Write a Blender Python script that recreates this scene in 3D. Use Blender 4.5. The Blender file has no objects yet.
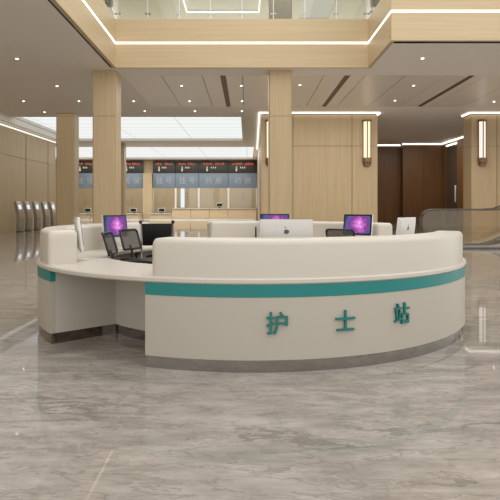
import bpy, bmesh, math, random
from mathutils import Vector, Matrix
random.seed(7)
S = bpy.context.scene
COL = S.collection
PI = math.pi

# ------------------------------------------------------------------ camera constants
F, VX, VY, H = 600.0, 247.0, 207.0, 1.316      # focal length in px, vanishing point, eye height
ZC = 6.3                                        # ceiling height of the hall
def X(px, d): return (px - VX) / F * d
def Z(py, d): return H + (VY - py) * d / F
def dep(py, z=ZC): return (z - H) * F / (VY - py)
Y_FB, Y_FR = dep(67.5), dep(40.5)               # atrium fascia: back run, right run
X_L, X_R = X(115.5, Y_FB), X(368, Y_FB)
Y_G0, Y_G1 = dep(75.5), dep(107)                # plank ceiling field
Y_BOX = dep(112.5)
Y_BACK = 63.6

# ------------------------------------------------------------------ materials
def lin(c):
    return tuple((v/255/12.92 if v/255 <= .04045 else ((v/255+.055)/1.055)**2.4) for v in c) + (1,)
def mat(name, c, rough=.5, metal=0, emis=None, strength=0, coat=0, spec=.5):
    m = bpy.data.materials.new(name); m.use_nodes = True
    b = m.node_tree.nodes['Principled BSDF']
    b.inputs['Base Color'].default_value = lin(c)
    b.inputs['Roughness'].default_value = rough
    b.inputs['Metallic'].default_value = metal
    b.inputs['Coat Weight'].default_value = coat
    b.inputs['Coat Roughness'].default_value = .05
    b.inputs['Specular IOR Level'].default_value = spec
    if emis:
        b.inputs['Emission Color'].default_value = lin(emis)
        b.inputs['Emission Strength'].default_value = strength
    # faint procedural surface variation
    nt = m.node_tree
    n = nt.nodes.new('ShaderNodeTexNoise'); n.inputs['Scale'].default_value = 30
    tc = nt.nodes.new('ShaderNodeTexCoord')
    nt.links.new(tc.outputs['Object'], n.inputs['Vector'])
    mr = nt.nodes.new('ShaderNodeMapRange')
    mr.inputs['To Min'].default_value = max(0, rough-.02); mr.inputs['To Max'].default_value = min(1, rough+.02)
    nt.links.new(n.outputs['Fac'], mr.inputs['Value']); nt.links.new(mr.outputs['Result'], b.inputs['Roughness'])
    return m

def wood(name, c0, c1, scale=(9, 9, .35), rough=.45, spec=.35):
    m = bpy.data.materials.new(name); m.use_nodes = True
    nt = m.node_tree; b = nt.nodes['Principled BSDF']; L = nt.links
    tc = nt.nodes.new('ShaderNodeTexCoord')
    mp = nt.nodes.new('ShaderNodeMapping'); mp.inputs['Scale'].default_value = scale
    L.new(tc.outputs['Object'], mp.inputs['Vector'])
    n1 = nt.nodes.new('ShaderNodeTexNoise'); n1.inputs['Scale'].default_value = 1.0; n1.inputs['Detail'].default_value = 6; n1.inputs['Roughness'].default_value = .65
    L.new(mp.outputs['Vector'], n1.inputs['Vector'])
    r = nt.nodes.new('ShaderNodeValToRGB')
    r.color_ramp.elements[0].position = .3; r.color_ramp.elements[0].color = lin(c0)
    r.color_ramp.elements[1].position = .7; r.color_ramp.elements[1].color = lin(c1)
    L.new(n1.outputs['Fac'], r.inputs['Fac']); L.new(r.outputs['Color'], b.inputs['Base Color'])
    b.inputs['Roughness'].default_value = rough; b.inputs['Specular IOR Level'].default_value = spec
    return m

def marble(name):
    m = bpy.data.materials.new(name); m.use_nodes = True
    nt = m.node_tree; b = nt.nodes['Principled BSDF']; L = nt.links; N = nt.nodes.new
    tc = N('ShaderNodeTexCoord')
    mp = N('ShaderNodeMapping'); mp.inputs['Rotation'].default_value = (0, 0, 1.13); mp.inputs['Scale'].default_value = (1.7, 4.6, 1)
    L.new(tc.outputs['Object'], mp.inputs['Vector'])
    nw = N('ShaderNodeTexNoise'); nw.inputs['Scale'].default_value = 1.1; nw.inputs['Detail'].default_value = 4
    L.new(mp.outputs['Vector'], nw.inputs['Vector'])
    add = N('ShaderNodeVectorMath'); add.operation = 'MULTIPLY_ADD'
    add.inputs[1].default_value = (.45, .45, .45)
    L.new(nw.outputs['Color'], add.inputs[0]); L.new(mp.outputs['Vector'], add.inputs[2])
    def ridge(scale, w0, w1, detail=5):
        n = N('ShaderNodeTexNoise'); n.inputs['Scale'].default_value = scale; n.inputs['Detail'].default_value = detail; n.inputs['Roughness'].default_value = .55
        L.new(add.outputs['Vector'], n.inputs['Vector'])
        s = N('ShaderNodeMath'); s.operation = 'SUBTRACT'; s.inputs[1].default_value = .5; L.new(n.outputs['Fac'], s.inputs[0])
        a = N('ShaderNodeMath'); a.operation = 'ABSOLUTE'; L.new(s.outputs[0], a.inputs[0])
        r = N('ShaderNodeMapRange'); r.inputs['From Min'].default_value = w0; r.inputs['From Max'].default_value = w1
        r.inputs['To Min'].default_value = 1; r.inputs['To Max'].default_value = 0
        L.new(a.outputs[0], r.inputs['Value']); return r.outputs['Result']
    cloud = N('ShaderNodeTexNoise'); cloud.inputs['Scale'].default_value = 1.3; cloud.inputs['Detail'].default_value = 9; cloud.inputs['Roughness'].default_value = .74
    L.new(add.outputs['Vector'], cloud.inputs['Vector'])
    cr = N('ShaderNodeValToRGB')
    cr.color_ramp.elements[0].position = .34; cr.color_ramp.elements[0].color = lin((129, 123, 115))
    cr.color_ramp.elements[1].position = .66; cr.color_ramp.elements[1].color = lin((167, 160, 151))
    L.new(cloud.outputs['Fac'], cr.inputs['Fac'])
    def over(base, fac, c, amt):
        mx = N('ShaderNodeMix'); mx.data_type = 'RGBA'
        mu = N('ShaderNodeMath'); mu.operation = 'MULTIPLY'; mu.inputs[1].default_value = amt; L.new(fac, mu.inputs[0])
        L.new(mu.outputs[0], mx.inputs['Factor']); L.new(base, mx.inputs['A']); mx.inputs['B'].default_value = lin(c)
        return mx.outputs['Result']
    patch = N('ShaderNodeTexNoise'); patch.inputs['Scale'].default_value = .6; L.new(mp.outputs['Vector'], patch.inputs['Vector'])
    pr = N('ShaderNodeMapRange'); pr.inputs['From Min'].default_value = .42; pr.inputs['From Max'].default_value = .62; L.new(patch.outputs['Fac'], pr.inputs['Value'])
    def mul(a, b_):
        q = N('ShaderNodeMath'); q.operation = 'MULTIPLY'; L.new(a, q.inputs[0]); L.new(b_, q.inputs[1]); return q.outputs[0]
    c = over(cr.outputs['Color'], mul(ridge(.8, .002, .03, 6), pr.outputs['Result']), (84, 77, 71), .8)
    c = over(c, ridge(1.2, 0, .02, 6), (112, 104, 97), .55)
    c = over(c, mul(ridge(2.4, 0, .012, 3), pr.outputs['Result']), (198, 192, 185), .4)
    c = over(c, ridge(.8, 0, .01, 7), (200, 195, 188), .25)
    L.new(c, b.inputs['Base Color'])
    b.inputs['Roughness'].default_value = .035; b.inputs['Specular IOR Level'].default_value = .14
    return m

def glow(name, c, s):
    m = bpy.data.materials.new(name); m.use_nodes = True
    nt = m.node_tree; nt.nodes.clear()
    e = nt.nodes.new('ShaderNodeEmission'); o = nt.nodes.new('ShaderNodeOutputMaterial')
    e.inputs['Color'].default_value = lin(c); e.inputs['Strength'].default_value = s
    nt.links.new(e.outputs[0], o.inputs[0]); return m

def lightpanel(name, s):
    # stretch-film light ceiling: film strips seamed across, one lengthwise seam per bay
    m = bpy.data.materials.new(name); m.use_nodes = True
    nt = m.node_tree; nt.nodes.clear(); N = nt.nodes.new; L = nt.links
    tc = N('ShaderNodeTexCoord'); sp = N('ShaderNodeSeparateXYZ'); L.new(tc.outputs['Object'], sp.inputs[0])
    def seam(out, period, w):
        md = N('ShaderNodeMath'); md.operation = 'PINGPONG'; md.inputs[1].default_value = period; L.new(out, md.inputs[0])
        r = N('ShaderNodeMapRange'); r.inputs['From Min'].default_value = 0; r.inputs['From Max'].default_value = w; L.new(md.outputs[0], r.inputs['Value'])
        return r.outputs['Result']
    a = seam(sp.outputs['Y'], .85, .14); b = seam(sp.outputs['X'], 2.1, .07)
    mn = N('ShaderNodeMath'); mn.operation = 'MINIMUM'; L.new(a, mn.inputs[0]); L.new(b, mn.inputs[1])
    mix = N('ShaderNodeMix'); mix.data_type = 'RGBA'; mix.inputs['A'].default_value = lin((212, 216, 214)); mix.inputs['B'].default_value = lin((250, 252, 250))
    L.new(mn.outputs[0], mix.inputs['Factor'])
    e = N('ShaderNodeEmission'); e.inputs['Strength'].default_value = s; L.new(mix.outputs['Result'], e.inputs['Color'])
    o = N('ShaderNodeOutputMaterial'); L.new(e.outputs[0], o.inputs[0]); return m

def glassmat(name, tint, clear=.85, rough=.02):
    m = bpy.data.materials.new(name); m.use_nodes = True
    nt = m.node_tree; nt.nodes.clear(); N = nt.nodes.new; L = nt.links
    t = N('ShaderNodeBsdfTransparent'); t.inputs['Color'].default_value = lin(tint)
    g = N('ShaderNodeBsdfGlossy'); g.inputs['Roughness'].default_value = rough; g.inputs['Color'].default_value = (.9, .9, .9, 1)
    fr = N('ShaderNodeFresnel'); fr.inputs['IOR'].default_value = 1.5
    ad = N('ShaderNodeMath'); ad.operation = 'MULTIPLY'; ad.inputs[1].default_value = 1.0; L.new(fr.outputs[0], ad.inputs[0])
    mx = N('ShaderNodeMixShader'); L.new(ad.outputs[0], mx.inputs[0]); L.new(t.outputs[0], mx.inputs[1]); L.new(g.outputs[0], mx.inputs[2])
    o = N('ShaderNodeOutputMaterial'); L.new(mx.outputs[0], o.inputs[0]); return m

def screenmat(name):
    m = bpy.data.materials.new(name); m.use_nodes = True
    nt = m.node_tree; nt.nodes.clear(); N = nt.nodes.new; L = nt.links
    tc = N('ShaderNodeTexCoord')
    mp = N('ShaderNodeMapping'); mp.inputs['Location'].default_value = (-.03, 0, -.32); mp.inputs['Scale'].default_value = (1, 0, 1)
    L.new(tc.outputs['Object'], mp.inputs['Vector'])
    ln = N('ShaderNodeVectorMath'); ln.operation = 'LENGTH'; L.new(mp.outputs['Vector'], ln.inputs[0])
    no = N('ShaderNodeTexNoise'); no.inputs['Scale'].default_value = 7; no.inputs['Detail'].default_value = 3; no.inputs['Distortion'].default_value = 2.5
    L.new(tc.outputs['Object'], no.inputs['Vector'])
    sb = N('ShaderNodeMath'); sb.operation = 'MULTIPLY_ADD'; sb.inputs[1].default_value = .26; sb.inputs[2].default_value = -.12; L.new(no.outputs['Fac'], sb.inputs[0])
    ad = N('ShaderNodeMath'); ad.operation = 'ADD'; L.new(ln.outputs['Value'], ad.inputs[0]); L.new(sb.outputs[0], ad.inputs[1])
    r = N('ShaderNodeValToRGB'); cr = r.color_ramp
    cr.elements[0].position = 0; cr.elements[0].color = lin((250, 225, 250))
    cr.elements[1].position = .27; cr.elements[1].color = lin((62, 60, 100))
    e1 = cr.elements.new(.05); e1.color = lin((214, 120, 210))
    e2 = cr.elements.new(.13); e2.color = lin((128, 62, 140))
    e3 = cr.elements.new(.2); e3.color = lin((92, 92, 148))
    L.new(ad.outputs[0], r.inputs['Fac'])
    e = N('ShaderNodeEmission'); e.inputs['Strength'].default_value = 1.0; L.new(r.outputs['Color'], e.inputs['Color'])
    o = N('ShaderNodeOutputMaterial'); L.new(e.outputs[0], o.inputs[0]); return m

def meshfabric(name, c):
    m = bpy.data.materials.new(name); m.use_nodes = True
    nt = m.node_tree; b = nt.nodes['Principled BSDF']; N = nt.nodes.new; L = nt.links
    b.inputs['Base Color'].default_value = lin(c); b.inputs['Roughness'].default_value = .8
    t = N('ShaderNodeBsdfTransparent'); mx = N('ShaderNodeMixShader'); mx.inputs[0].default_value = .62
    L.new(t.outputs[0], mx.inputs[1]); L.new(b.outputs[0], mx.inputs[2])
    L.new(mx.outputs[0], nt.nodes['Material Output'].inputs[0]); return m

M = dict(
    floor=marble('polished grey marble'),
    ceiling=mat('grey ceiling paint', (240, 234, 227), .6, spec=.3),
    plank=mat('satin ceiling panel', (236, 228, 218), .3, spec=.28),
    wood=wood('light oak veneer', (183, 160, 124), (196, 174, 139)),
    woodh=wood('light oak veneer lengthwise', (192, 170, 134), (203, 183, 148), (.3, .3, 12)),
    woodlow=wood('light oak counter', (196, 172, 136), (210, 188, 154), (.3, .3, 9)),
    brown=wood('dark walnut panel', (98, 67, 38), (114, 81, 48), (7, 7, .4), .4),
    seam=mat('panel joint', (104, 90, 70), .8),
    dark=mat('dark gap', (70, 62, 55), .8),
    white=mat('warm white solid surface', (196, 189, 177), .34, spec=.45),
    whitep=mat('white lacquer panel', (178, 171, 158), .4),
    teal=mat('teal band lacquer', (14, 120, 117), .4),
    letter=mat('teal acrylic letter', (4, 112, 104), .4),
    steel=mat('polished stainless steel', (150, 145, 139), .05, 1),
    alu=mat('satin aluminium', (214, 212, 208), .35, .25),
    silver=mat('silver grey kiosk shell', (176, 172, 166), .28, .75),
    black=mat('black plastic', (16, 15, 14), .35),
    leather=mat('black leather', (14, 12, 11), .5),
    chairframe=mat('dark chair frame', (26, 24, 23), .4),
    chairmesh=meshfabric('dark mesh fabric', (92, 86, 79)),
    chrome=mat('chrome', (225, 225, 225), .1, 1),
    screen=screenmat('glowing purple desktop screen'),
    emblem=mat('grey emblem', (88, 88, 90), .3),
    slot=mat('dark slot shade', (34, 31, 28), .8),
    ventback=mat('grey vent backing', (128, 116, 104), .6),
    slotled=glow('hidden led line', (255, 250, 236), 1.1),
    bronze=mat('bronze metal', (132, 102, 76), .4, .5),
    sconceglow=glow('warm sconce glass', (255, 236, 198), 1.12),
    sconceglowW=glow('neutral sconce glass', (250, 240, 224), 1.0),
    led=glow('white led strip', (255, 250, 236), 2.6),
    spot=glow('downlight lens', (255, 246, 226), 9),
    rim=mat('white downlight ring', (232, 228, 220), .4),
    film=lightpanel('light ceiling film', .86),
    upfilm=glow('upper light ceiling film', (238, 230, 214), .75),
    board=mat('black led board', (60, 57, 52), .35),
    red=glow('red led text', (250, 104, 94), 1.1),
    amber=glow('pale led text', (226, 214, 180), .8),
    sign=mat('blue grey sign panel', (122, 137, 150), .35),
    signtext=mat('pale sign lettering', (172, 180, 187), .4),
    inner=mat('beige booth lining', (220, 200, 166), .5),
    kioskscreen=glow('kiosk screen', (226, 236, 246), 1.0),
    glass=glassmat('clear balustrade glass', (232, 235, 230)),
    smoke=glassmat('bronze tinted glass', (238, 231, 214)),
    boothglass=glassmat('booth glass', (252, 252, 250)),
    rubber=mat('dark rubber handrail', (78, 70, 62), .4),
    step=mat('escalator step metal', (150, 144, 136), .4, .4),
    upceil=mat('upper ceiling paint', (206, 202, 192), .6),
    white_trim=mat('white trim', (228, 224, 214), .4),
)

# ------------------------------------------------------------------ mesh helpers
class MB:
    def __init__(s): s.bm = bmesh.new()
    def box(s, x0, x1, y0, y1, z0, z1):
        v = [s.bm.verts.new(p) for p in ((x0,y0,z0),(x1,y0,z0),(x1,y1,z0),(x0,y1,z0),(x0,y0,z1),(x1,y0,z1),(x1,y1,z1),(x0,y1,z1))]
        for f in ((0,3,2,1),(4,5,6,7),(0,1,5,4),(1,2,6,5),(2,3,7,6),(3,0,4,7)): s.bm.faces.new([v[i] for i in f])
        return s
    def prism(s, pts, axis, a0, a1):
        # pts: outline in the two other axes, in order (x,y)->z, (x,z)->y, (y,z)->x
        def P(p, a):
            return (p[0], p[1], a) if axis == 'z' else (p[0], a, p[1]) if axis == 'y' else (a, p[0], p[1])
        A = [s.bm.verts.new(P(p, a0)) for p in pts]; B = [s.bm.verts.new(P(p, a1)) for p in pts]
        n = len(pts)
        for i in range(n): s.bm.faces.new((A[i], A[(i+1)%n], B[(i+1)%n], B[i]))
        s.bm.faces.new(A[::-1]); s.bm.faces.new(B); return s
    def tube(s, path, r, seg=10):
        path = [Vector(p) for p in path]; rings = []
        for i, p in enumerate(path):
            t = (path[min(i+1, len(path)-1)] - path[max(i-1, 0)]).normalized()
            u = t.cross(Vector((0, 0, 1)) if abs(t.z) < .9 else Vector((1, 0, 0))).normalized(); w = t.cross(u)
            rr = r[i] if isinstance(r, (list, tuple)) else r
            rings.append([s.bm.verts.new(p + rr*(math.cos(a)*u + math.sin(a)*w)) for a in [2*PI*k/seg for k in range(seg)]])
        for A, B in zip(rings, rings[1:]):
            for k in range(seg): s.bm.faces.new((A[k], A[(k+1)%seg], B[(k+1)%seg], B[k]))
        s.bm.faces.new(rings[0][::-1]); s.bm.faces.new(rings[-1]); return s
    def lathe(s, prof, c=(0, 0, 0), seg=20):
        rings = []
        for r, z in prof:
            rings.append([s.bm.verts.new((c[0]+r*math.cos(2*PI*k/seg), c[1]+r*math.sin(2*PI*k/seg), c[2]+z)) for k in range(seg)])
        for A, B in zip(rings, rings[1:]):
            for k in range(seg): s.bm.faces.new((A[k], A[(k+1)%seg], B[(k+1)%seg], B[k]))
        s.bm.faces.new(rings[0][::-1]); s.bm.faces.new(rings[-1]); return s
    def rings(s, R):
        V = [[s.bm.verts.new(p) for p in ring] for ring in R]; n = len(R[0])
        for A, B in zip(V, V[1:]):
            for k in range(n): s.bm.faces.new((A[k], A[(k+1)%n], B[(k+1)%n], B[k]))
        s.bm.faces.new(V[0][::-1]); s.bm.faces.new(V[-1]); return s
    def build(s, name, m, parent=None, bevel=0, smooth=35):
        bm = s.bm
        if bevel:
            bmesh.ops.bevel(bm, geom=[e for e in bm.edges], offset=bevel, segments=2, profile=.5, affect='EDGES')
        bmesh.ops.recalc_face_normals(bm, faces=bm.faces)
        me = bpy.data.meshes.new(name); bm.to_mesh(me); bm.free()
        return link(name, me, m, parent, smooth)
def link(name, me, m, parent=None, smooth=35):
    if smooth:
        me.polygons.foreach_set('use_smooth', [True]*len(me.polygons)); me.set_sharp_from_angle(angle=math.radians(smooth))
    o = bpy.data.objects.new(name, me); COL.objects.link(o); me.materials.append(m)
    if parent: o.parent = parent
    return o
def tag(o, label, cat, group=None):
    o['label'] = label; o['category'] = cat
    if group: o['group'] = group
    return o
def thing(name, label, cat, loc=(0,0,0), rz=0, group=None):
    o = bpy.data.objects.new(name, None); COL.objects.link(o); o.empty_display_size = .1
    o.location = loc; o.rotation_euler = (0, 0, rz); return tag(o, label, cat, group)
def struct(o, label=None):
    o['kind'] = 'structure'
    if label: o['label'] = label
    return o
def dup(o, parent=None):
    c = o.copy(); COL.objects.link(c)
    if parent: c.parent = parent
    for ch in [k for k in bpy.data.objects if k.parent == o]: dup(ch, c)
    return c
def rrect(w, h, r, cx=0, cz=0, n=5):
    pts = []
    for sx, sz, a0 in ((1, 1, 0), (-1, 1, 90), (-1, -1, 180), (1, -1, 270)):
        for k in range(n+1):
            a = math.radians(a0 + 90*k/n)
            pts.append((cx + sx*(w/2-r) + r*math.cos(a), cz + sz*(h/2-r) + r*math.sin(a)))
    return pts
def textmesh(name, body, size, extrude, m, parent=None, offset=0.0):
    cu = bpy.data.curves.new(name, 'FONT'); cu.body = body; cu.size = size; cu.extrude = extrude; cu.offset = offset
    cu.align_x = 'CENTER'; cu.align_y = 'CENTER'; cu.resolution_u = 4
    t = bpy.data.objects.new(name+'_src', cu); COL.objects.link(t)
    dg = bpy.context.evaluated_depsgraph_get(); me = bpy.data.meshes.new_from_object(t.evaluated_get(dg))
    bpy.data.objects.remove(t); me.name = name; me.materials.clear()
    # stand it upright in XZ, centred
    xs = [v.co.x for v in me.vertices]; ys = [v.co.y for v in me.vertices]
    cx, cy = (min(xs)+max(xs))/2, (min(ys)+max(ys))/2
    for v in me.vertices: v.co = Vector((v.co.x-cx, -v.co.z, v.co.y-cy))
    return link(name, me, m, parent, 0)
def panels(mb, u0, u1, z0, z1, us, zs, place, gap=.03, zgap=.02):
    """veneer panels with open joints; place(mb,u0,u1,z0,z1) adds one"""
    U = [u0] + sorted(u for u in us if u0 < u < u1) + [u1]; Zs = [z0] + [z for z in zs if z0 < z < z1] + [z1]
    for a, b in zip(U, U[1:]):
        for c, d in zip(Zs, Zs[1:]):
            place(mb, a + (gap/2 if a != u0 else 0), b - (gap/2 if b != u1 else 0), c + (zgap/2 if c != z0 else 0), d - (zgap/2 if d != z1 else 0))

# ------------------------------------------------------------------ setting
XW = -13.4                                            # left wall plane
Y_LEND = 42.0
struct(MB().box(-24, 26, -3, 66, -.2, 0).build('floor', M['floor'], smooth=0))

def skew(mb, edge=None):
    # the left balcony edge runs a touch out of square, opening towards the back
    for v in mb.bm.verts:
        if v.co.x < X_L+.2 and v.co.y < Y_FB+.01 and (edge is None or abs(v.co.x-edge) < 1e-3): v.co.x += .0113*(Y_FB-v.co.y)
# --- hall ceiling: one slab with the atrium, the plank field and the light troughs left open
SL, SR = .07, .20
XF0, XF1 = X_L-.12-SL, X_R+.12
HOLE1 = (-13.0, -.3, dep(117), dep(141)); HOLE2 = (-20.2, .62, dep(147), 62.6)
FIELD = (-4.8, 25.5, Y_G0, Y_G1)
xs = sorted({-24, XF0, XF1, 26, HOLE1[0], HOLE1[1], HOLE2[0], HOLE2[1], FIELD[0], FIELD[1]})
ys = sorted({-3, Y_FR+.12+SR, Y_FB+.12, HOLE1[2], HOLE1[3], HOLE2[2], HOLE2[3], FIELD[2], FIELD[3], 66})
cb = MB()
for xa, xb in zip(xs, xs[1:]):
    for ya, yb in zip(ys, ys[1:]):
        mx, my = (xa+xb)/2, (ya+yb)/2
        inh = any(h[0] < mx < h[1] and h[2] < my < h[3] for h in (HOLE1, HOLE2, FIELD))
        atr = (XF0 < mx < XF1 and my < Y_FB+.12) or (mx > XF1 and my < Y_FR+.12+SR)
        if not inh and not atr: cb.box(xa, xb, ya, yb, ZC, ZC+.25)
skew(cb, XF0)
ceil = struct(cb.build('ceiling', M['ceiling'], smooth=0))
pb = MB(); step = 1.545; vents = [X(228.6, Y_G1), X(323.5, Y_G1), X(418.5, Y_G1)]
cuts = [FIELD[0] + step*k for k in range(1, 20)]
edges = [FIELD[0]] + [c for c in cuts if c < FIELD[1]] + [FIELD[1]]
for a, b in zip(edges, edges[1:]):
    v = [q for q in vents if a < q < b]
    seg = [(a+.012, b-.012)] if not v else [(a+.012, v[0]-.11), (v[0]+.11, b-.012)]
    for q0, q1 in seg: pb.box(q0, q1, FIELD[2]+.03, FIELD[3]-.03, ZC+.004, ZC+.03)
pb.build('ceiling_panel', M['plank'], ceil, smooth=0)
MB().box(FIELD[0], FIELD[1], FIELD[2], FIELD[3], ZC+.1, ZC+.14).build('ceiling_void', M['seam'], ceil, smooth=0)
for h in (HOLE1, HOLE2):
    rb = MB(); t = .03
    rb.box(h[0], h[1], h[2], h[2]+t, ZC+.02, ZC+.3).box(h[0], h[1], h[3]-t, h[3], ZC+.02, ZC+.3)
    rb.box(h[0], h[0]+t, h[2], h[3], ZC+.02, ZC+.3).box(h[1]-t, h[1], h[2], h[3], ZC+.02, ZC+.3)
    rb.build('trough_side', M['white_trim'], ceil, smooth=0)
tag(MB().box(HOLE1[0]+.03, HOLE1[1]-.03, HOLE1[2]+.03, HOLE1[3]-.03, ZC+.2, ZC+.24).build('ceiling_light', M['film'], smooth=0),
    'large glowing white light ceiling nearer the camera, behind the plank ceiling', 'ceiling light')
tag(MB().box(HOLE2[0]+.03, HOLE2[1]-.03, HOLE2[2]+.03, HOLE2[3]-.03, ZC+.2, ZC+.24).build('ceiling_light', M['film'], smooth=0),
    'glowing white light ceiling at the back, right above the service windows', 'ceiling light')
for vx, lab in zip(vents, ('dark slot air vent in the plank ceiling between the two wood columns', 'dark slot air vent in the plank ceiling just right of the middle column',
                           'dark slot air vent in the plank ceiling above the brown corridor, rightmost')):
    v = thing('air_vent', lab, 'air vent', (vx, (FIELD[2]+FIELD[3])/2, ZC), group='slot vents in the plank ceiling')
    hl = (FIELD[3]-FIELD[2])/2-.04
    MB().box(-.11, -.09, -hl, hl, .004, .09).box(.09, .11, -hl, hl, .004, .09).build('frame', M['bronze'], v, smooth=0)
    MB().box(-.09, .09, -hl, hl, .03, .05).build('backing', M['ventback'], v, smooth=0)
    MB().box(-.012, .012, -hl, hl, .01, .03).build('blade', M['bronze'], v, smooth=0)

# --- atrium fascia with its light line
ZT = Z(19, Y_FB); ZS = Z(43, Y_FB)
def fascia(name, boxes, strips, label):
    f = MB()
    for b in boxes: f.box(*b, ZC, ZT)
    skew(f)
    o = struct(f.build(name, M['woodh'], smooth=0), label)
    s = MB()
    for b in strips: s.box(*b, ZS-.034, ZS+.034)
    skew(s)
    s.build('light_strip', M['led'], o, smooth=0); return o
fascia('trim_1', [(X_L-.12, X_L, -3, Y_FB)], [(X_L-.01, X_L+.012, -3, Y_FB)], 'oak faced balcony edge on the left of the atrium')
fascia('trim_2', [(X_L-.12, X_R+.12, Y_FB, Y_FB+.12)], [(X_L, X_R, Y_FB-.012, Y_FB+.01)], 'oak faced balcony edge across the back of the atrium')
fascia('trim_3', [(X_R, X_R+.12, Y_FR+.12, Y_FB)], [(X_R-.012, X_R+.01, Y_FR, Y_FB)], 'short oak faced balcony edge stepping towards the camera on the right')
fascia('trim_4', [(X_R, 26, Y_FR, Y_FR+.12)], [(X_R-.012, 26, Y_FR-.012, Y_FR+.01)], 'oak faced balcony edge at the upper right')
# shadow slot between fascia and ceiling, with a hidden led line in part of it
sl = MB(); sl.box(XF0, X_L-.12, -3, Y_FB+.12, ZC+.16, ZC+.18).box(X_R, 26, Y_FR+.12, Y_FR+.12+SR, ZC+.16, ZC+.18)
sl.box(XF0, XF0+.008, -3, Y_FB+.12, ZC+.002, ZC+.16).box(X_R, 26, Y_FR+.12+SR-.008, Y_FR+.12+SR, ZC+.002, ZC+.16)  # dark liner added so the led-lit ceiling edge reads as shade
skew(sl)
slo = struct(sl.build('trim_5', M['slot'], smooth=0))
ll = MB().box(XF0+.005, X_L-.125, -1, 20.1, ZC+.085, ZC+.095); skew(ll)
ll.build('light_strip', M['slotled'], slo, smooth=0)
MB().box(X(428, 18.2), 25.9, Y_FR+.15, Y_FR+.12+SR-.02, ZC+.066, ZC+.075).build('light_strip', M['slotled'], slo, smooth=0)

# --- upper storey seen through the balustrade glass
up = MB(); up.box(-24, X_L-.12, -3, 44, ZC+.3, ZT-.02).box(X_L-.12, 26, Y_FB+.13, 44, ZC+.3, ZT-.02).box(X_R+.13, 26, Y_FR+.35, Y_FB+.13, ZC+.3, ZT-.02)
struct(up.build('floor_upper', M['upceil'], smooth=0))
ZU = 12.0; DU = dep(12, ZU)
UR = (X(187, DU), X(259, DU), 24.0, DU); UB = (X(299, 33.5), 4.6, 24.0, 34.2)
ub = MB()
xs = sorted({-24, 26, UR[0], UR[1], UB[0], UB[1], X_L, X_R}); ys = sorted({-3, Y_FR, Y_FB, 46, UR[2], UR[3], UB[2], UB[3]})
for xa, xb in zip(xs, xs[1:]):
    for ya, yb in zip(ys, ys[1:]):
        mx, my = (xa+xb)/2, (ya+yb)/2
        hole = UB[0] < mx < UB[1] and UB[2] < my < UB[3]
        tray = UR[0] < mx < UR[1] and UR[2] < my < UR[3]
        atr = (X_L < mx < X_R and my < Y_FB) or (mx > X_R and my < Y_FR)
        if hole or atr: continue
        ub.box(xa, xb, ya, yb, ZU + (.12 if tray else 0), ZU+.3)
upc = struct(ub.build('ceiling_upper', M['upceil'], smooth=0))
w = .05
MB().box(UR[0], UR[1], UR[3]-.03, UR[3]+.03, ZU-.03, ZU+.03).box(UR[0]-w/2, UR[0]+w/2, UR[2], UR[3], ZU-.02, ZU+.03).box(UR[1]-w/2, UR[1]+w/2, UR[2], UR[3], ZU-.02, ZU+.03).build('light_strip', M['led'], upc, smooth=0)
tag(MB().box(UB[0]+.02, UB[1]-.02, UB[2]+.02, UB[3]-.02, ZU+.1, ZU+.14).build('ceiling_light', M['upfilm'], smooth=0), 'pale light panel in the upper storey ceiling right of the column', 'ceiling light')
struct(MB().box(-24, 26, 44, 44.2, ZT-.02, ZU).build('wall_upper', M['wood'], smooth=0))

# glass balustrades on the balcony
def balustrade(label, pts_a, pts_b, n, off):
    a, b = Vector(pts_a), Vector(pts_b); L = (b-a).length; ang = math.atan2((b-a).y, (b-a).x)
    t = thing('glass_balustrade', label, 'glass railing', (a.x, a.y, ZT-.06), ang)
    for i in range(n):
        p = MB().box(i*L/n+.012, (i+1)*L/n-.012, off-.008, off+.008, .06, 1.1).build('glass_pane', M['glass'], t, smooth=0)
    for i in range(n+1):
        u = min(max(i*L/n, .05), L-.05)
        MB().box(u-.012, u+.012, off-.016, off+.016, .06, 1.1).build('post', M['alu'], t, smooth=0)
        q = MB()
        for du in (-.07, .07):
            q.lathe([(.001, -.03), (.03, -.03), (.03, .03), (.001, .03)], (0, 0, 0), 12)
            bmesh.ops.rotate(q.bm, verts=q.bm.verts[-48:], cent=(0, 0, 0), matrix=Matrix.Rotation(PI/2, 3, 'X'))
            bmesh.ops.translate(q.bm, verts=q.bm.verts[-48:], vec=(u+du, off, .26))
        q.box(u-.07, u+.07, off-.022, off-.012, .25, .27).build('clamp', M['steel'], t)
    MB().box(0, L, off-.02, off+.02, .06, .075).build('bottom_rail', M['alu'], t, smooth=0)
    MB().tube([(0, off, 1.12), (L, off, 1.12)], .03).build('handrail', M['steel'], t)
balustrade('clear glass balustrade on the balcony edge at the back of the atrium', (X_L+.02, Y_FB), (X_R, Y_FB), 8, .06)
balustrade('clear glass balustrade running along the left balcony edge', (X_L, 13.0), (X_L, Y_FB-.08), 6, .06)
balustrade('clear glass balustrade on the short balcony step at upper right', (X_R, Y_FB-.08), (X_R, Y_FR+.14), 2, .06)

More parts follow.
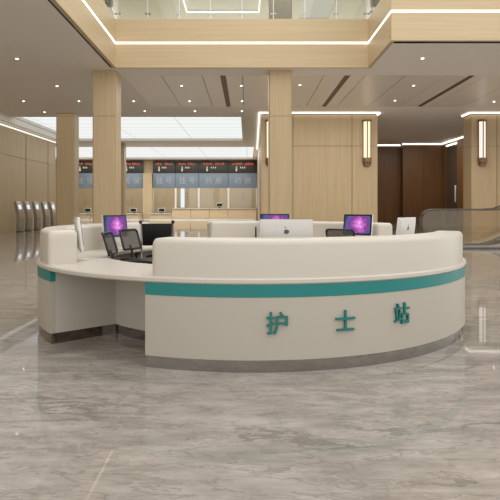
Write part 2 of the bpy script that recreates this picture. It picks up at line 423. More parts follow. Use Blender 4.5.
# --- left wall of oak panels
LZ = Z(123.8, (XW)*F/(0-VX))
wl = MB(); seams = [(-XW)*F/(VX-p) for p in (26, 48)] + [-XW*F/VX*.94, 22, 15, 8]
panels(wl, -3, Y_LEND, 0, LZ-.06, seams, [Z(153.3, 32.5)], lambda m, a, b, c, d: m.box(XW-.06, XW, a, b, c, d), gap=.12)
wleft = struct(wl.build('wall_left', M['wood'], smooth=0))
MB().box(XW-.3, XW-.06, -3, Y_LEND, 0, ZC).build('wall_backing', M['seam'], wleft, smooth=0)
MB().box(XW-.06, XW+.05, -3, Y_LEND, LZ-.03, LZ+.03).build('cove_strip', M['slotled'], wleft, smooth=0)
MB().box(XW-.06, XW+.38, -3, Y_LEND, LZ+.12, ZC).build('cove_soffit', M['ceiling'], wleft, smooth=0)
struct(MB().box(-24, XW-.3, Y_LEND-.3, Y_LEND, 0, ZC).build('wall_left_return', M['wood'], smooth=0))
struct(MB().box(-20.6, -20.3, Y_LEND, Y_BACK, 0, ZC).build('wall_left_far', M['wood'], smooth=0))

# --- oak blocks on the right with light coves
def block(name, x0, x1, y0, y1, us, label, yl):
    mb = MB(); pl = lambda m, a, b, c, d: m.box(a, b, y0, y0+.05, c, d)
    panels(mb, x0, x1, 0, ZC-.12, us, [Z(146, Y_BOX)], pl)
    pl2 = lambda m, a, b, c, d: (m.box(x0, x0+.05, a, b, c, d), m.box(x1-.05, x1, a, b, c, d))
    panels(mb, y0+.05, y1, 0, ZC-.12, [y0+3.5*k for k in range(1, 10)], [Z(146, Y_BOX)], pl2)
    def slant(m):
        for v in m.bm.verts:
            if v.co.x < x0+.2 and y1 > 50: v.co.x += .0108*(v.co.y-y0)
        return m
    o = struct(slant(mb).build(name, M['wood'], smooth=0), label)
    slant(MB().box(x0+.05, x1-.05, y0+.05, y1, 0, ZC)).build('wall_backing', M['seam'], o, smooth=0)
    e = .13
    slant(MB().box(x0-e, x1+e, y0-e, y0-e+.03, ZC-.08, ZC-.005).box(x0-e, x0-e+.03, y0-e, yl, ZC-.08, ZC-.005).box(x1+e-.03, x1+e, y0-e, y0+1.1, ZC-.08, ZC-.005)).build('cove_strip', M['led'], o, smooth=0)
    return o
BX0, BX1, CX0 = X(261.5, Y_BOX), X(377.5, Y_BOX), X(471.5, Y_BOX)
block('wall_right', BX0, BX1, Y_BOX, Y_BACK, [X(293, Y_BOX), X(352, Y_BOX)], 'oak panelled block with lit cove in the middle right', Y_BACK-12)
block('wall_far_right', CX0, 25.8, Y_BOX, Y_BOX+1.2, [X(497, Y_BOX), 17, 21], 'oak panelled block with lit cove at the right edge', Y_BOX+1.1)

# --- brown corridor end
YB0, YB1 = 48.0, 47.1; XB = 15.3
bw = MB()
panels(bw, BX1, X(403, YB1), 0, ZC-.1, [9.6], [], lambda m, a, b, c, d: m.box(a, b, YB0, YB0+.1, c, d))
panels(bw, X(403, YB1), XB+.4, 0, ZC-.1, [X(423, YB1)], [], lambda m, a, b, c, d: m.box(a, b, YB1, YB1+.95, c, d), gap=.02)
brown = struct(bw.build('wall_corridor', M['brown'], smooth=0))
MB().box(BX1, X(403, YB1), YB0-.05, YB0-.02, ZC-.1, ZC-.005).box(X(403, YB1)-.05, XB, YB1-.06, YB1-.03, ZC-.1, ZC-.005).build('cove_strip', M['led'], brown, smooth=0)
sb = MB(); D0, D1 = XB*F/(457-VX), XB*F/(446-VX)
sb.box(XB, XB+.3, 37.0, D0, 0, ZC-.1).box(XB, XB+.3, D1, YB1, 0, ZC-.1)
side = struct(sb.build('wall_corridor_side', M['brown'], smooth=0))
MB().box(XB-.06, XB-.03, 37.0, YB1, ZC-.1, ZC-.005).build('cove_strip', M['led'], side, smooth=0)
dr = struct(MB().box(XB+.05, XB+.12, D0, D1, 0, ZC-.3).build('door_1', mat('dark bronze door', (74, 62, 52), .12, spec=.6), smooth=0), 'tall dark door in the side of the brown corridor')
MB().box(XB-.03, XB+.02, D0+.25, D0+.42, Z(202, D0), Z(185, D0)).build('door_handle', M['white_trim'], dr, bevel=.006)
MB().box(XB+.0, XB+.05, D0, D1, ZC-.35, ZC-.25).build('door_head', M['led'], dr, smooth=0)

# --- back wall
struct(MB().box(-20.6, BX0+.5, Y_BACK, Y_BACK+.3, 0, ZC).build('wall_back', M['wood'], smooth=0))

# ------------------------------------------------------------------ columns
def column(name, x0, x1, y0, y1, z1, label):
    t = thing(name, label, 'column', ((x0+x1)/2, (y0+y1)/2, 0), group='oak clad columns')
    hx, hy, c = (x1-x0)/2, (y1-y0)/2, .045
    oct_ = [(-hx+c, -hy), (hx-c, -hy), (hx, -hy+c), (hx, hy-c), (hx-c, hy), (-hx+c, hy), (-hx, hy-c), (-hx, -hy+c)]
    zs = Z(116, y0)
    MB().prism(oct_, 'z', .12, zs-.007).prism(oct_, 'z', zs+.007, z1).build('cladding', M['wood'], t, smooth=0)
    k = .02
    MB().box(-hx+k, hx-k, -hy+k, hy-k, .12, z1).build('core', M['seam'], t, smooth=0)
    MB().box(-hx+.01, hx-.01, -hy+.01, hy-.01, 0, .12).build('plinth', M['steel'], t, smooth=0)
    return t
YC = dep(70)
column('wood_column', X(92.3, YC), X(116, YC), YC, YC+.9, ZC, 'broad pale oak column standing behind the left end of the nurse station')
column('wood_column', .80, 1.64, YC, YC+.85, ZU, 'pale oak column rising past the balcony behind the middle of the station')
Y3 = dep(113)
column('wood_column', X(56, Y3), X(74.3, Y3), Y3, Y3+.9, ZC, 'pale oak column beside the row of self-service kiosks, leftmost')
column('wood_column', X(126.6, 47.6)-.9, X(126.6, 47.6), 46.6, 47.5, ZC, 'pale oak column far back, mostly hidden behind the broad column')

# ------------------------------------------------------------------ wall lamps
def sconce(x, y, label, m):
    t = thing('wall_lamp', label, 'wall lamp', (x, y, Z(166, Y_BOX)))
    z1 = Z(120, Y_BOX) - Z(166, Y_BOX); zb = Z(157.5, Y_BOX) - Z(166, Y_BOX)
    MB().box(-.20, .20, -.05, 0, .05, z1-.02).build('backplate', M['bronze'], t, bevel=.008)
    for sx in (-1, 1):
        pts = [(sx*.028, -.05)] + [(sx*(.028+.145*math.sin(a)), -.05-.14*math.cos(a)) for a in [PI/2*k/6 for k in range(7)]]
        MB().box(.178 if sx > 0 else -.205, .205 if sx > 0 else -.178, -.10, -.05, zb-.02, z1-.1).build('side_rail', M['bronze'], t, smooth=0)
        MB().prism(pts, 'z', zb-.02, z1-.1).build('glass_tube', m, t)
    MB().box(-.026, .026, -.205, -.05, zb-.02, z1-.06).build('center_bar', M['bronze'], t, bevel=.006)
    MB().prism([(-.235, 0), (-.235, -.10), (-.14, -.24), (.14, -.24), (.235, -.10), (.235, 0)], 'z', z1-.1, z1).build('cap', M['bronze'], t, bevel=.008)
    MB().prism([(-.235, 0), (-.235, -.12), (-.14, -.25), (.14, -.25), (.235, -.12), (.235, 0)], 'z', .16, zb-.02).prism([(-.17, 0), (-.17, -.09), (-.1, -.18), (.1, -.18), (.17, -.09), (.17, 0)], 'z', .0, .16).build('base', M['bronze'], t, bevel=.008)
sconce(X(366.7, Y_BOX), Y_BOX, 'bronze wall lamp with glowing glass near the right edge of the middle oak block', M['sconceglow'])
sconce(X(481.8, Y_BOX), Y_BOX, 'bronze wall lamp with two glowing tubes on the far right oak block', M['sconceglowW'])
sconce(X(270.0, Y_BOX), Y_BOX, 'wall lamp half hidden behind the middle column', M['sconceglow'])

# ------------------------------------------------------------------ downlights
DL = [((17, 58.7), 'downlight in the plain left ceiling, nearest the camera'), ((57, 86), 'downlight in the left ceiling just left of the broad column'),
      ((23.5, 101), 'downlight in the left ceiling, leftmost of the far rows'), ((79, 101), 'downlight in the left ceiling close beside the broad column top'),
      ((44.5, 112), 'downlight in front of the light ceiling by the leftmost column'), ((133.6, 101), 'downlight right of the broad column at the plank ceiling edge'),
      ((181.6, 85.6), 'downlight in the plank ceiling between columns, front row left'), ((189.6, 101), 'downlight in the plank ceiling between columns, second row left'),
      ((241.2, 85.6), 'downlight in the plank ceiling just left of the middle column, front'), ((242, 101), 'downlight in the plank ceiling just left of the middle column, second row'),
      ((144.8, 111), 'dim downlight in the soffit before the light ceiling, left one'), ((195, 111), 'dim downlight in the soffit before the light ceiling, middle one'),
      ((242, 111), 'dim downlight in the soffit before the light ceiling, right end'), ((300, 85), 'downlight in the plank ceiling just right of the middle column'),
      ((413.5, 85.5), 'downlight in the plank ceiling above the brown corridor, front row'), ((395, 100.5), 'downlight in the plank ceiling near the corridor opening, second row'),
      ((494, 101.5), 'downlight in the plank ceiling at the far right edge'), ((422.5, 58.3), 'downlight in the plain soffit under the right balcony edge')]
proto = None
for (px, py), lab in DL:
    d = dep(py)
    if proto is None:
        proto = thing('downlight', 'x', 'downlight')
        MB().lathe([(.055, .0), (.085, -.012), (.095, -.004), (.095, .02), (.055, .02)], seg=20).build('ring', M['rim'], proto)
        MB().lathe([(.001, -.018), (.03, -.016), (.042, -.006), (.042, .012), (.001, .012)], seg=16).build('lens', M['spot'], proto)
        t = proto
    else: t = dup(proto)
    t.location = (X(px, d), d, ZC-.002); tag(t, 'small round white ' + lab, 'downlight', 'ceiling downlights')

# ------------------------------------------------------------------ service windows
wx = [X(p, Y_BACK) for p in (257.0, 228.5, 199, 176, 153)]
px0 = X(144, Y_BACK)
bays = [(wx[1], wx[0], '药房', 1.21, 'rightmost service window with a two-character pharmacy sign'), (wx[2], wx[1], '药房', 1.21, 'second service window from the right, with a pharmacy sign'),
        (wx[3], wx[2], '挂号', 1.21, 'service window with a registration sign beside the bright opening, third from the right'), (wx[4], wx[3], '挂号', .68, 'service window with a registration sign just right of the oak pier'),
        (px0-2.5, px0, '医保', .68, 'service window left of the oak pier, partly behind the broad column'), (px0-7.4, px0-4.95, '挂号', .68, 'service window seen between the two left columns')]
zb0, zb1, zs0 = Z(173.3, Y_BACK), ZC-.12, Z(188, Y_BACK)
for i, (x0, x1, txt, zc, lab) in enumerate(bays):
    cx = (x0+x1)/2; W = x1-x0; fy = -.3
    t = thing('service_window', lab, 'service window', (cx, Y_BACK, 0), group='service windows along the back wall')
    b = MB().box(-W/2+.03, W/2-.03, fy, -.05, zb0+.02, zb1).build('display_board', M['board'], t, bevel=.01)
    rt = MB(); u = -W*.36; k = 0
    while u < W*.36:
        g = abs(u) < .17
        if not g or k % 4 == 0:
            hgt = random.choice((.14, .18, .22))
            rt.box(u, u+.03, fy-.012, fy-.002, zb1-.42, zb1-.42+hgt)
            dz = random.choice((0, .08, .16))
            if random.random() < .6: rt.box(u, u+.1, fy-.012, fy-.002, zb1-.42+dz, zb1-.38+dz)
        u += .12; k += 1
    rt.build('red_lettering', M['red'], b, smooth=0)
    ic = MB().box(-W*.22-.08, -W*.22+.08, fy-.012, fy-.002, zb0+.2, zb0+.52).lathe([(.001, -.08), (.06, -.05), (.08, 0), (.06, .05), (.001, .08)], (-W*.22, fy-.01, zb0+.64), 10)
    for q in range(3): ic.box(-W*.09+q*W*.07, -W*.09+q*W*.07+.1, fy-.012, fy-.002, zb0+.5, zb0+.66)
    ic.build('pictogram', M['amber'], b, smooth=0)
    sg = MB().box(-W/2+.02, W/2-.02, fy+.02, -.05, zs0, zb0).build('sign_panel', M['sign'], t, bevel=.01)
    for j, ch in enumerate(txt):
        o = textmesh('sign_character', ch, .74, .006, M['signtext'], sg); o.location = ((-.5+j)*1.02 if W > 2.6 else (-.5+j)*.98, fy+.0, (zs0+zb0)/2)
    # opening: lining, frame, glass
    MB().box(-W/2+.08, W/2-.08, -.2, -.02, zc, zs0).build('lining', M['inner'], t, smooth=0)
    fr = MB().box(-W/2, -W/2+.09, fy+.04, -.02, zc, zs0).box(W/2-.09, W/2, fy+.04, -.02, zc, zs0).build('frame', M['white_trim'], t, smooth=0)
    MB().box(-W/2+.09, W/2-.09, fy+.06, fy+.075, zc+.02, zs0).build('glass_pane', M['boothglass'], t, smooth=0)
    hl = MB()
    for q in range(3): hl.box(-.05, .05, fy+.045, fy+.058, zc+.9+q*.3, zc+.96+q*.3)
    hl.build('speaking_hole', M['emblem'], t, smooth=0)
pil = thing('oak_pier', 'narrow oak pier between the service windows right of the broad column', 'pier', ((px0+wx[4])/2, Y_BACK-.35, 0))
MB().box(-.46, .46, -.33, .34, .12, zs0+1.55).build('shaft', M['wood'], pil, smooth=0)
MB().box(-.45, .45, -.32, .34, 0, .12).build('plinth', M['white_trim'], pil, smooth=0)
tag(MB().box(X(181, Y_BACK), X(184.8, Y_BACK), Y_BACK-.3, Y_BACK-.26, 1.25, zs0-.05).build('lit_opening', M['kioskscreen'], smooth=0), 'bright white lit opening inside the third service window', 'lit panel')
def counter(x0, x1, top, label):
    t = thing('service_counter', label, 'counter', ((x0+x1)/2, Y_BACK-2.2, 0)); W = x1-x0; y0, y1 = -.5, 1.55
    f = MB(); panels(f, -W/2, W/2, .15, top-.1, [-W/2+1.9*k for k in range(1, 12)], [], lambda m, a, b, c, d: m.box(a, b, y0+.1, y1, c, d)); f.build('front_panel', M['woodlow'], t, smooth=0)
    MB().box(-W/2, W/2, y0, y1, top-.1, top).build('counter_top', M['white'], t, bevel=.01)
    MB().box(-W/2, W/2, y0+.13, y1, 0, .15).build('plinth', M['white_trim'], t, smooth=0)
counter(wx[3]-.1, BX0+.18, 1.2, 'long oak fronted service counter under the three right service windows')
counter(wx[4]+.05, wx[3]-.14, .67, 'low white topped counter under the window right of the oak pier')
counter(px0-5.0, px0-.05, .67, 'low white topped counter left of the oak pier')
counter(px0-9.2, px0-5.05, .67, 'low white topped counter seen between the two left columns')
def terminal(x, z, label):
    t = thing('counter_display', label, 'display', (x, Y_BACK-2.2, z), group='small displays on the service counters')
    MB().box(-.32, .32, -.06, .06, .14, .52).build('housing', M['alu'], t, bevel=.015)
    MB().box(-.28, .28, -.072, -.058, .18, .48).build('display', M['black'], t, smooth=0)
    MB().box(-.05, .05, -.03, .03, .02, .16).box(-.18, .18, -.12, .12, 0, .02).build('stand', M['black'], t, smooth=0)
YT = Y_BACK-2.2
terminal(X(219.5, YT), 1.2, 'small black display on the long service counter')
terminal(X(161.8, YT), .67, 'small black display on the low counter right of the oak pier')
terminal(X(133.6, YT), .67, 'small black display on the low counter left of the oak pier')
terminal(X(88, YT), .67, 'small black display on the counter between the two left columns')

# ------------------------------------------------------------------ kiosks
ordn = ('leftmost and nearest of the five silver kiosks by the left wall', 'second from the left of the five silver kiosks', 'middle one of the five silver kiosks by the left wall',
        'fourth from the left of the five silver kiosks', 'rightmost of the five silver kiosks, beside the oak column')
kp = None
for px, lab in zip((18.8, 27.4, 36.2, 44.9, 52.3), ordn):
    if kp is None:
        kp = thing('self_service_kiosk', 'x', 'kiosk')
        front = [(.17, .05), (.185, .3), (.185, .6), (.165, .85), (.12, 1.1), (.055, 1.35), (.0, 1.55), (-.04, 1.62)]
        back = [(-.13, 1.64), (-.16, 1.6), (-.13, 1.35), (-.07, 1.1), (-.03, .85), (-.015, .6), (-.02, .3), (-.03, .05)]
        MB().prism(front + back, 'y', -.19, .19).build('body', M['silver'], kp, bevel=.02, smooth=50)
        MB().box(-.06, .2, -.2, .2, 0, .05).build('foot', M['steel'], kp, bevel=.01)
        sc = [(.085, 1.2), (.102, 1.205), (.042, 1.435), (.025, 1.43)]
        MB().prism(sc, 'y', -.115, .115).build('screen', M['kioskscreen'], kp, smooth=0)
        MB().box(.17, .19, -.06, .06, .62, .65).build('paper_slot', M['emblem'], kp, smooth=0)
        t = kp
    else: t = dup(kp)
    d = 12.1*F/(VX-px); t.location = (-12.1, d, 0); t.rotation_euler = (0, 0, -.25); tag(t, lab, 'kiosk', 'self-service kiosks')

# ------------------------------------------------------------------ escalator
ex = X(421, 18.9)
es = thing('escalator', 'escalator landing with bronze glass sides and black handrails behind the right end of the station', 'escalator', (ex, 18.85, 0))
def rail_path(y):
    pts = []; sh = .3 if y else 0     # the far side starts a step later
    for k in range(9):
        a = PI - PI/2*k/8; pts.append((.38+.38*math.cos(a), y, .87+.36*math.sin(a)))
    pts = [(.1+sh, y, .5), (.02+sh, y, .7)] + [(q[0]+sh, q[1], q[2]) for q in pts] + [(2.3, y, 1.235), (2.75, y, 1.26), (3.2, y, 1.42), (7, y, 3.35)]
    return pts
for y in (0, 1.25):
    p = rail_path(y)
    MB().tube(p, .028, 10).build('handrail', M['rubber'], es)
    out = [(q[0]+.02, q[2]-.02) for q in p] + [(7, 2.4), (2.6, .3), (2.2, .2), (.12+(.3 if y else 0), .2)]
    MB().prism(out, 'y', y-.008, y+.008).build('glass_side', M['smoke'], es, smooth=0)
    MB().prism([(.05, 0), (.05, .1), (2.3, .11), (2.7, .24), (7, 2.4), (7, 2.15), (2.85, .1), (2.7, 0)], 'y', y-.05, y+.05).build('skirt', M['step'], es, smooth=0)
    MB().box(0, 2.6, y-.1, y-.07, .0, .05).build('base_strip', M['rubber'], es, smooth=0)
MB().box(-.3, 1.6, .08, 1.17, .002, .02).build('landing_plate', M['step'], es, smooth=0)
for k in range(8):
    z = max(0, (k-2))*.2
    MB().box(1.6+k*.4, 2.0+k*.4-.01, .08, 1.17, max(.0, z-.1), z+.03).build('step', M['step'], es, smooth=0)

# ------------------------------------------------------------------ nurse station
CXN, CYN, RA, RB = .047, 7.37, 2.465, 2.63
def ring(off, phi, z):
    if off > .5: return (CXN + (RA-off*.92)*math.sin(phi), CYN - (RB-off*1.12)*math.cos(phi), z)   # the worktop is a little deeper at the front
    return (CXN + (RA-off)*math.sin(phi), CYN - (RB-off)*math.cos(phi), z)
def sweep(mb, prof, a0, a1, step=2.0):
    n = max(2, int(abs(a1-a0)/step)+1)
    R = [[ring(o, math.radians(a0+(a1-a0)*i/n), z) for o, z in prof] for i in range(n+1)]
    return mb.rings(R)
st = thing('nurse_station', 'round white nurse station counter with teal band and teal lettering on the marble floor', 'counter')
# worktop: open ring with the entrance at the back right (behind the front wall)
A0, A1 = 112-360, 76
e = .012
sweep(MB(), [(e, .70), (0, .70+e), (0, .75-e), (e, .75), (.80, .75), (.81, .75-e), (.81, .70+e), (.80, .70)], A0, A1).build('worktop', M['white'], st)
# upper wall segments, all edges rounded
def wallprof(t, o0=.035, o1=.335, z0=.748, z1=1.06, r=.05):
    o0 += t; o1 -= t; z1 -= t; pts = [(o0, z0)]
    for k in range(6): a = PI/2*k/5; pts.append((o0+r-r*math.cos(a), z1-r+r*math.sin(a)))
    for k in range(6): a = PI/2*k/5; pts.append((o1-r+r*math.sin(a), z1-r+r*math.cos(a)))
    pts.append((o1, z0)); return pts
def upper(a0, a1, z1=1.06):
    r = .05; R = []; n = int((a1-a0)/2)
    ang = []
    for k in range(7):
        u = r*(1-math.cos(PI/2*k/6)); ang.append((a0+math.degrees(u/2.4), r-math.sqrt(max(0, r*r-(r-u)**2))))
    e0 = ang[-1][0]; ends = [(a1-(a-a0), t) for a, t in ang][::-1]
    ang += [(e0+(ends[0][0]-e0)*i/n, 0) for i in range(1, n)] + ends
    for a, t in ang: R.append([ring(o, math.radians(a), z) for o, z in wallprof(t, z1=z1)])
    MB().rings(R).build('upper_wall', M['white'], st)
upper(-20.3, 69.5); upper(-136, -55.2, 1.085); upper(121-360, -163, 1.085)
def lower(a0, a1):
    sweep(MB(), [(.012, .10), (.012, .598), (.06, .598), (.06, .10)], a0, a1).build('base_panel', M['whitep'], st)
    sweep(MB(), [(.008, .60), (.008, .70), (.06, .70), (.06, .60)], a0, a1).build('teal_band', M['teal'], st)
    sweep(MB(), [(.024, .0), (.024, .10), (.06, .10), (.06, .0)], a0, a1).build('toe_kick', M['steel'], st)
lower(-21.1, 76); lower(112-360, -51.9)
# recessed knee space at the low counter
def knee(a0, a1, o, th):
    sweep(MB(), [(o, .10), (o, .70), (o+th, .70), (o+th, .10)], a0, a1).build('knee_panel', M['white'], st)
    sweep(MB(), [(o+.01, .0), (o+.01, .10), (o+th, .10), (o+th, .0)], a0, a1).build('toe_kick', M['steel'], st)
knee(-52.8, -21.1, .725, .035)
def cheek(a, da):
    sweep(MB(), [(.06, .10), (.06, .70), (.73, .70), (.73, .10)], a, a+da, .5).build('knee_side', M['white'], st)
    sweep(MB(), [(.07, .0), (.07, .10), (.72, .10), (.72, .0)], a+da*.2, a+da*.9, .5).build('toe_kick', M['steel'], st)
cheek(-52.9, 1.0); cheek(-21.1, 1.0)
# inner panels of the closed runs, set back under the worktop
def inner(a0, a1):
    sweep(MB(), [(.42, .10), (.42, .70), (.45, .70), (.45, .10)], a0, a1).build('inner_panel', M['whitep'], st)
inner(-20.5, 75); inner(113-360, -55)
# lettering
for ch, px, py, hpx in (('护', 277, 323, 24), ('士', 345.5, 320, 22), ('站', 402, 313, 22)):
    t = (px-VX)/F; phi = math.atan2(t*4.75, 2.55)
    for _ in range(30):
        p = ring(.0, phi, 0); phi += ((t - p[0]/p[1])) * 2.0
    p = ring(.012, phi, 0); d = p[1]; z = Z(py, d)
    o = textmesh('character', ch, .19, .010, M['letter'], st, offset=.0015)
    o.location = ring(.0, phi, z); o.rotation_euler = (0, 0, math.atan2(RB*math.sin(phi), RA*math.cos(phi)))

# ------------------------------------------------------------------ computers
def leafmark():
    # small fruit-shaped emblem: lobed body with a bite and a leaf
    pts = []
    for k in range(28):
        a = 2*PI*k/28; r = 1 + .10*math.cos(2*a) - .16*math.exp(-((a-PI/2)/.35)**2) - .10*math.exp(-((a-3*PI/2)/.3)**2)
        x, z = r*math.cos(a)*.95, r*math.sin(a)
        dx, dz = x-1.1, z-.15
        if dx*dx+dz*dz < .42**2:
            l = math.hypot(dx, dz); x, z = 1.1+dx/l*.42, .15+dz/l*.42
        pts.append((x*.023, z*.023))
    leaf = [(.002, .027), (.004, .039), (.016, .048), (.014, .035)]
    return pts, leaf
CW, CH = .47, .36
def build_computer():
    def lean(mb):
        for v in mb.bm.verts: v.co.y += .12*(v.co.z-.09)
        return mb
    t = thing('desktop_computer', 'x', 'computer')
    lean(MB().prism(rrect(CW, CH, .012, 0, .275), 'y', -.012, .012).prism(rrect(CW-.05, CH-.05, .02, 0, .275), 'y', .010, .024)).build('housing', M['alu'], t)
    lean(MB().prism(rrect(CW-.006, .292, .01, 0, .311), 'y', -.0165, -.0125)).build('front_glass', M['black'], t)
    lean(MB().prism(rrect(CW-.05, .25, .003, 0, .311), 'y', -.0185, -.017)).build('display', M['screen'], t, smooth=0)
    p = [(.045, .28), (.062, .28), (.085, .012), (.085, .0), (-.085, .0), (-.085, .008), (.07, .010)]
    MB().prism([(y, z) for y, z in p], 'x', -.085, .085).build('stand', M['alu'], t, smooth=0)
    body, leaf = leafmark()
    lean(MB().prism([(x, z+.345) for x, z in body], 'y', .0245, .0265).prism([(x, z+.345) for x, z in leaf], 'y', .0245, .0265)).build('emblem', M['emblem'], t, smooth=0)
    kb = None
    return t
pc = None
for x, y, th, lab in ((X(286, 5.37), 5.37, 180, 'white desktop computer seen from behind in the middle, emblem on its back'),
                      (-1.74, 8.0, 62, 'desktop computer with glowing purple screen on the left desk behind the mesh chairs'),
                      (-1.775, 6.42, 110, 'desktop computer seen edge-on beside the rounded left end of the counter wall'),
                      (1.575, 8.6, -42, 'desktop computer with purple screen on the right desk behind a chair back'),
                      (X(274.5, 9.35), 9.35, -2, 'desktop computer whose purple screen top peeks over the middle computer'),
                      (1.625, 6.25, -125, 'white desktop computer turned away at the right end of the station')):
    if pc is None: pc = build_computer(); t = pc
    else: t = dup(pc)
    t.location = (x, y, .752); t.rotation_euler = (0, 0, math.radians(th)); tag(t, lab, 'computer', 'desktop computers on the nurse station')

# thin black upright device on the far desk
dv = thing('cordless_handset', 'thin black upright handset standing left of the middle computer', 'handset', (X(255.8, 9.2), 9.2, .752))
MB().box(-.05, .05, -.04, .04, 0, .03).build('cradle', M['black'], dv, bevel=.006)
MB().box(-.013, .013, -.02, .02, .03, .26).build('handset_body', M['black'], dv, bevel=.005)

# ------------------------------------------------------------------ chairs
def build_chair(kind):
    t = thing('office_chair', 'x', 'chair')
    fm = M['chairframe']
    zs = .46
    MB().prism(rrect(.47, .46, .09, 0, 0), 'z', zs-.035, zs+.03).build('seat', M['leather'], t, bevel=.012, smooth=50)
    tilt = .30
    def back(u, v, off=0): return (u, .22 + off + tilt*v, (.775 if kind == 'mesh' else .745) + v)       # v up the back
    W2, Hb = (.19, .245) if kind == 'mesh' else (.195, .30)
    if kind == 'mesh':
        g = MB(); nu, nv = 8, 5; R = []
        for s in (0, .006):
            V = [[g.bm.verts.new(back(-W2+2*W2*i/nu, Hb*j/nv, s - .05*(1-((i-nu/2)/(nu/2))**2)*-1)) for i in range(nu+1)] for j in range(nv+1)]; R.append(V)
        for V in R:
            for j in range(nv):
                for i in range(nu): g.bm.faces.new((V[j][i], V[j][i+1], V[j+1][i+1], V[j+1][i]))
        g.build('backrest', M['chairmesh'], t)
        path = []
        for c in rrect(2*W2, Hb, .035, 0, Hb/2, 4): path.append(back(c[0], c[1], .05*(1-(c[0]/W2)**2)))
        path.append(path[0]); MB().tube(path, .014, 8).build('back_frame', fm, t)
    else:
        g = MB(); pts = []
        g.prism([(-W2, .0), (W2, .0), (W2+.005, Hb), (-W2-.005, Hb)], 'y', 0, .03)
        for v in g.bm.verts: v.co = Vector(back(v.co.x, v.co.z + .05, v.co.y))
        g.build('backrest', M['leather'], t, bevel=.008)
        for sx in (-1, 1):
            MB().tube([back(sx*(W2+.018), -.12, .015), back(sx*(W2+.02), Hb+.06, .015)], .013, 8).build('back_post', M['chrome'], t)
            MB().tube([back(sx*(W2+.02), Hb+.055, .015), back(sx*(W2+.02), Hb+.085, .015)], .022, 10).build('post_knob', M['black'], t)
    MB().tube([(0, .12, zs-.04), (0, .22, zs-.02), (0, .225, .6), (0, .235, .765), back(0, .05, .03)], [.025, .025, .02, .016, .014], 8).build('back_bracket', fm, t)
    for sx in (-1, 1):
        MB().tube([(sx*.2, .02, zs-.02), (sx*.29, .02, zs+.0), (sx*.29, .02, .66)], .014, 8).tube([(sx*.29, .20, .655), (sx*.29, .14, .67), (sx*.29, -.1, .67), (sx*.27, -.16, .66)], .018, 8).build('armrest', fm, t)
    MB().lathe([(.03, .1), (.03, .28), (.022, .28), (.022, zs-.035), (.09, zs-.035), (.09, zs-.03)], seg=14).build('gas_lift', M['chrome'], t)
    sb = MB()
    for k in range(5):
        a = 2*PI*k/5+.3; sb.tube([(0, 0, .11), (.27*math.cos(a), .27*math.sin(a), .075)], [.028, .016], 8)
    sb.build('star_base', fm, t)
    for k in range(5):
        a = 2*PI*k/5+.3; c = Vector((.27*math.cos(a), .27*math.sin(a), .03)); s_ = Vector((-math.sin(a), math.cos(a), 0))
        MB().tube([c - s_*.02, c + s_*.02], .03, 12).tube([c, c+Vector((0, 0, .045))], .008, 6).build('caster', M['black'], t)
    return t
mesh_chair = build_chair('mesh'); blk = build_chair('black')
def place(t, bx, by, deg, lab, grp):
    a = math.radians(deg); t.rotation_euler = (0, 0, a)           # bx,by = middle of the backrest
    t.location = (bx + .28*math.sin(a), by - .28*math.cos(a), 0); tag(t, lab, 'chair', grp)
grp = 'mesh back office chairs inside the station'
place(mesh_chair, X(108.5, 6.85), 6.85, 88, 'dark mesh office chair nearest the low counter opening, seen almost edge-on', grp)
c2 = dup(mesh_chair); place(c2, X(129, 7.75), 7.75, 66, 'dark mesh office chair in front of the left purple screen', grp)
c4 = dup(mesh_chair); place(c4, X(340, 7.85), 7.85, 150, 'dark mesh office chair before the right purple screen, only its back top showing', grp)
place(blk, X(157, 8.1), 8.1, 186, 'black leather office chair with square back and knobbed posts', 'leather office chair')

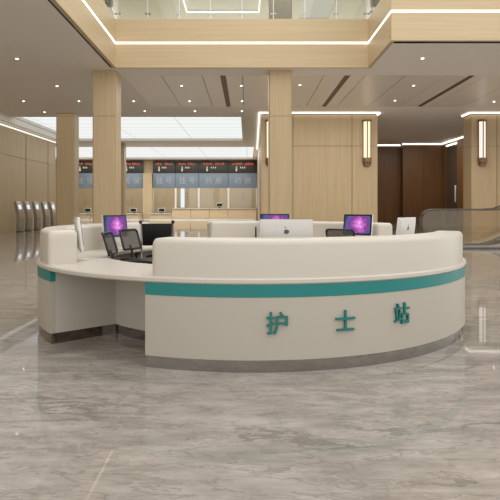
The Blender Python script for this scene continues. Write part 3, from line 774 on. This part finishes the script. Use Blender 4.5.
# ------------------------------------------------------------------ light
w = bpy.data.worlds.new('hall daylight'); S.world = w; w.use_nodes = True
bg = w.node_tree.nodes['Background']; bg.inputs[0].default_value = lin((253, 251, 248)); bg.inputs[1].default_value = 1.4
def area(name, loc, sx, sy, power, color=(254, 251, 248), rot=(0, 0, 0)):
    l = bpy.data.lights.new(name, 'AREA'); l.shape = 'RECTANGLE'; l.size = sx; l.size_y = sy; l.energy = power; l.color = lin(color)[:3]
    o = bpy.data.objects.new(name, l); COL.objects.link(o); o.location = loc; o.rotation_euler = rot; return o
area('atrium_skylight', (-.2, 9.5, 13.0), 8, 20, 460)
area('back_hall_lamps', (-8, 55, ZC-.05), 18, 10, 1300)
area('corridor_fill', (12.2, 42, ZC-.05), 4, 6, 260)  # added fill for the unlit brown corridor, not a fixture
area('upper_hall_fill', (0, 37.5, ZU-.2), 30, 12, 2500)  # unseen fill added to lift the dark upper storey
area('left_hall_lamps', (-9.2, 20, ZC-.05), 7, 26, 240)
area('plank_ceiling_lamps', (4.3, 26, ZC-.05), 7, 7, 330)
sp = bpy.data.lights.new('downlight_fill_beam', 'SPOT'); sp.energy = 200; sp.spot_size = math.radians(150); sp.spot_blend = 1; sp.shadow_soft_size = .06; sp.color = lin((255, 250, 243))[:3]
for x, y in ((X(413.5, dep(85.5)), dep(85.5)), (X(422.5, dep(58.3)), dep(58.3)), (X(494, dep(101.5)), dep(101.5)), (9.4, 29.8), (11, 24), (15, 27)):  # last three positions are added fill with no downlight there
    o = bpy.data.objects.new('downlight_fill_beam', sp); COL.objects.link(o); o.location = (x, y, ZC-.03)
area('middle_hall_lamps', (-1.5, 26, ZC-.05), 5, 7, 150)

# ------------------------------------------------------------------ camera
cam = bpy.data.cameras.new('camera'); co = bpy.data.objects.new('camera', cam); COL.objects.link(co)
co.location = (0, 0, H); co.rotation_euler = (PI/2, 0, 0)
cam.sensor_width = 36; cam.lens = F/500*36; cam.shift_x = (250-VX)/500; cam.shift_y = -(250-VY)/500; cam.clip_end = 300
S.camera = co
S.view_settings.view_transform = 'Standard'; S.view_settings.look = 'None'; S.view_settings.exposure = .14; S.view_settings.gamma = 1
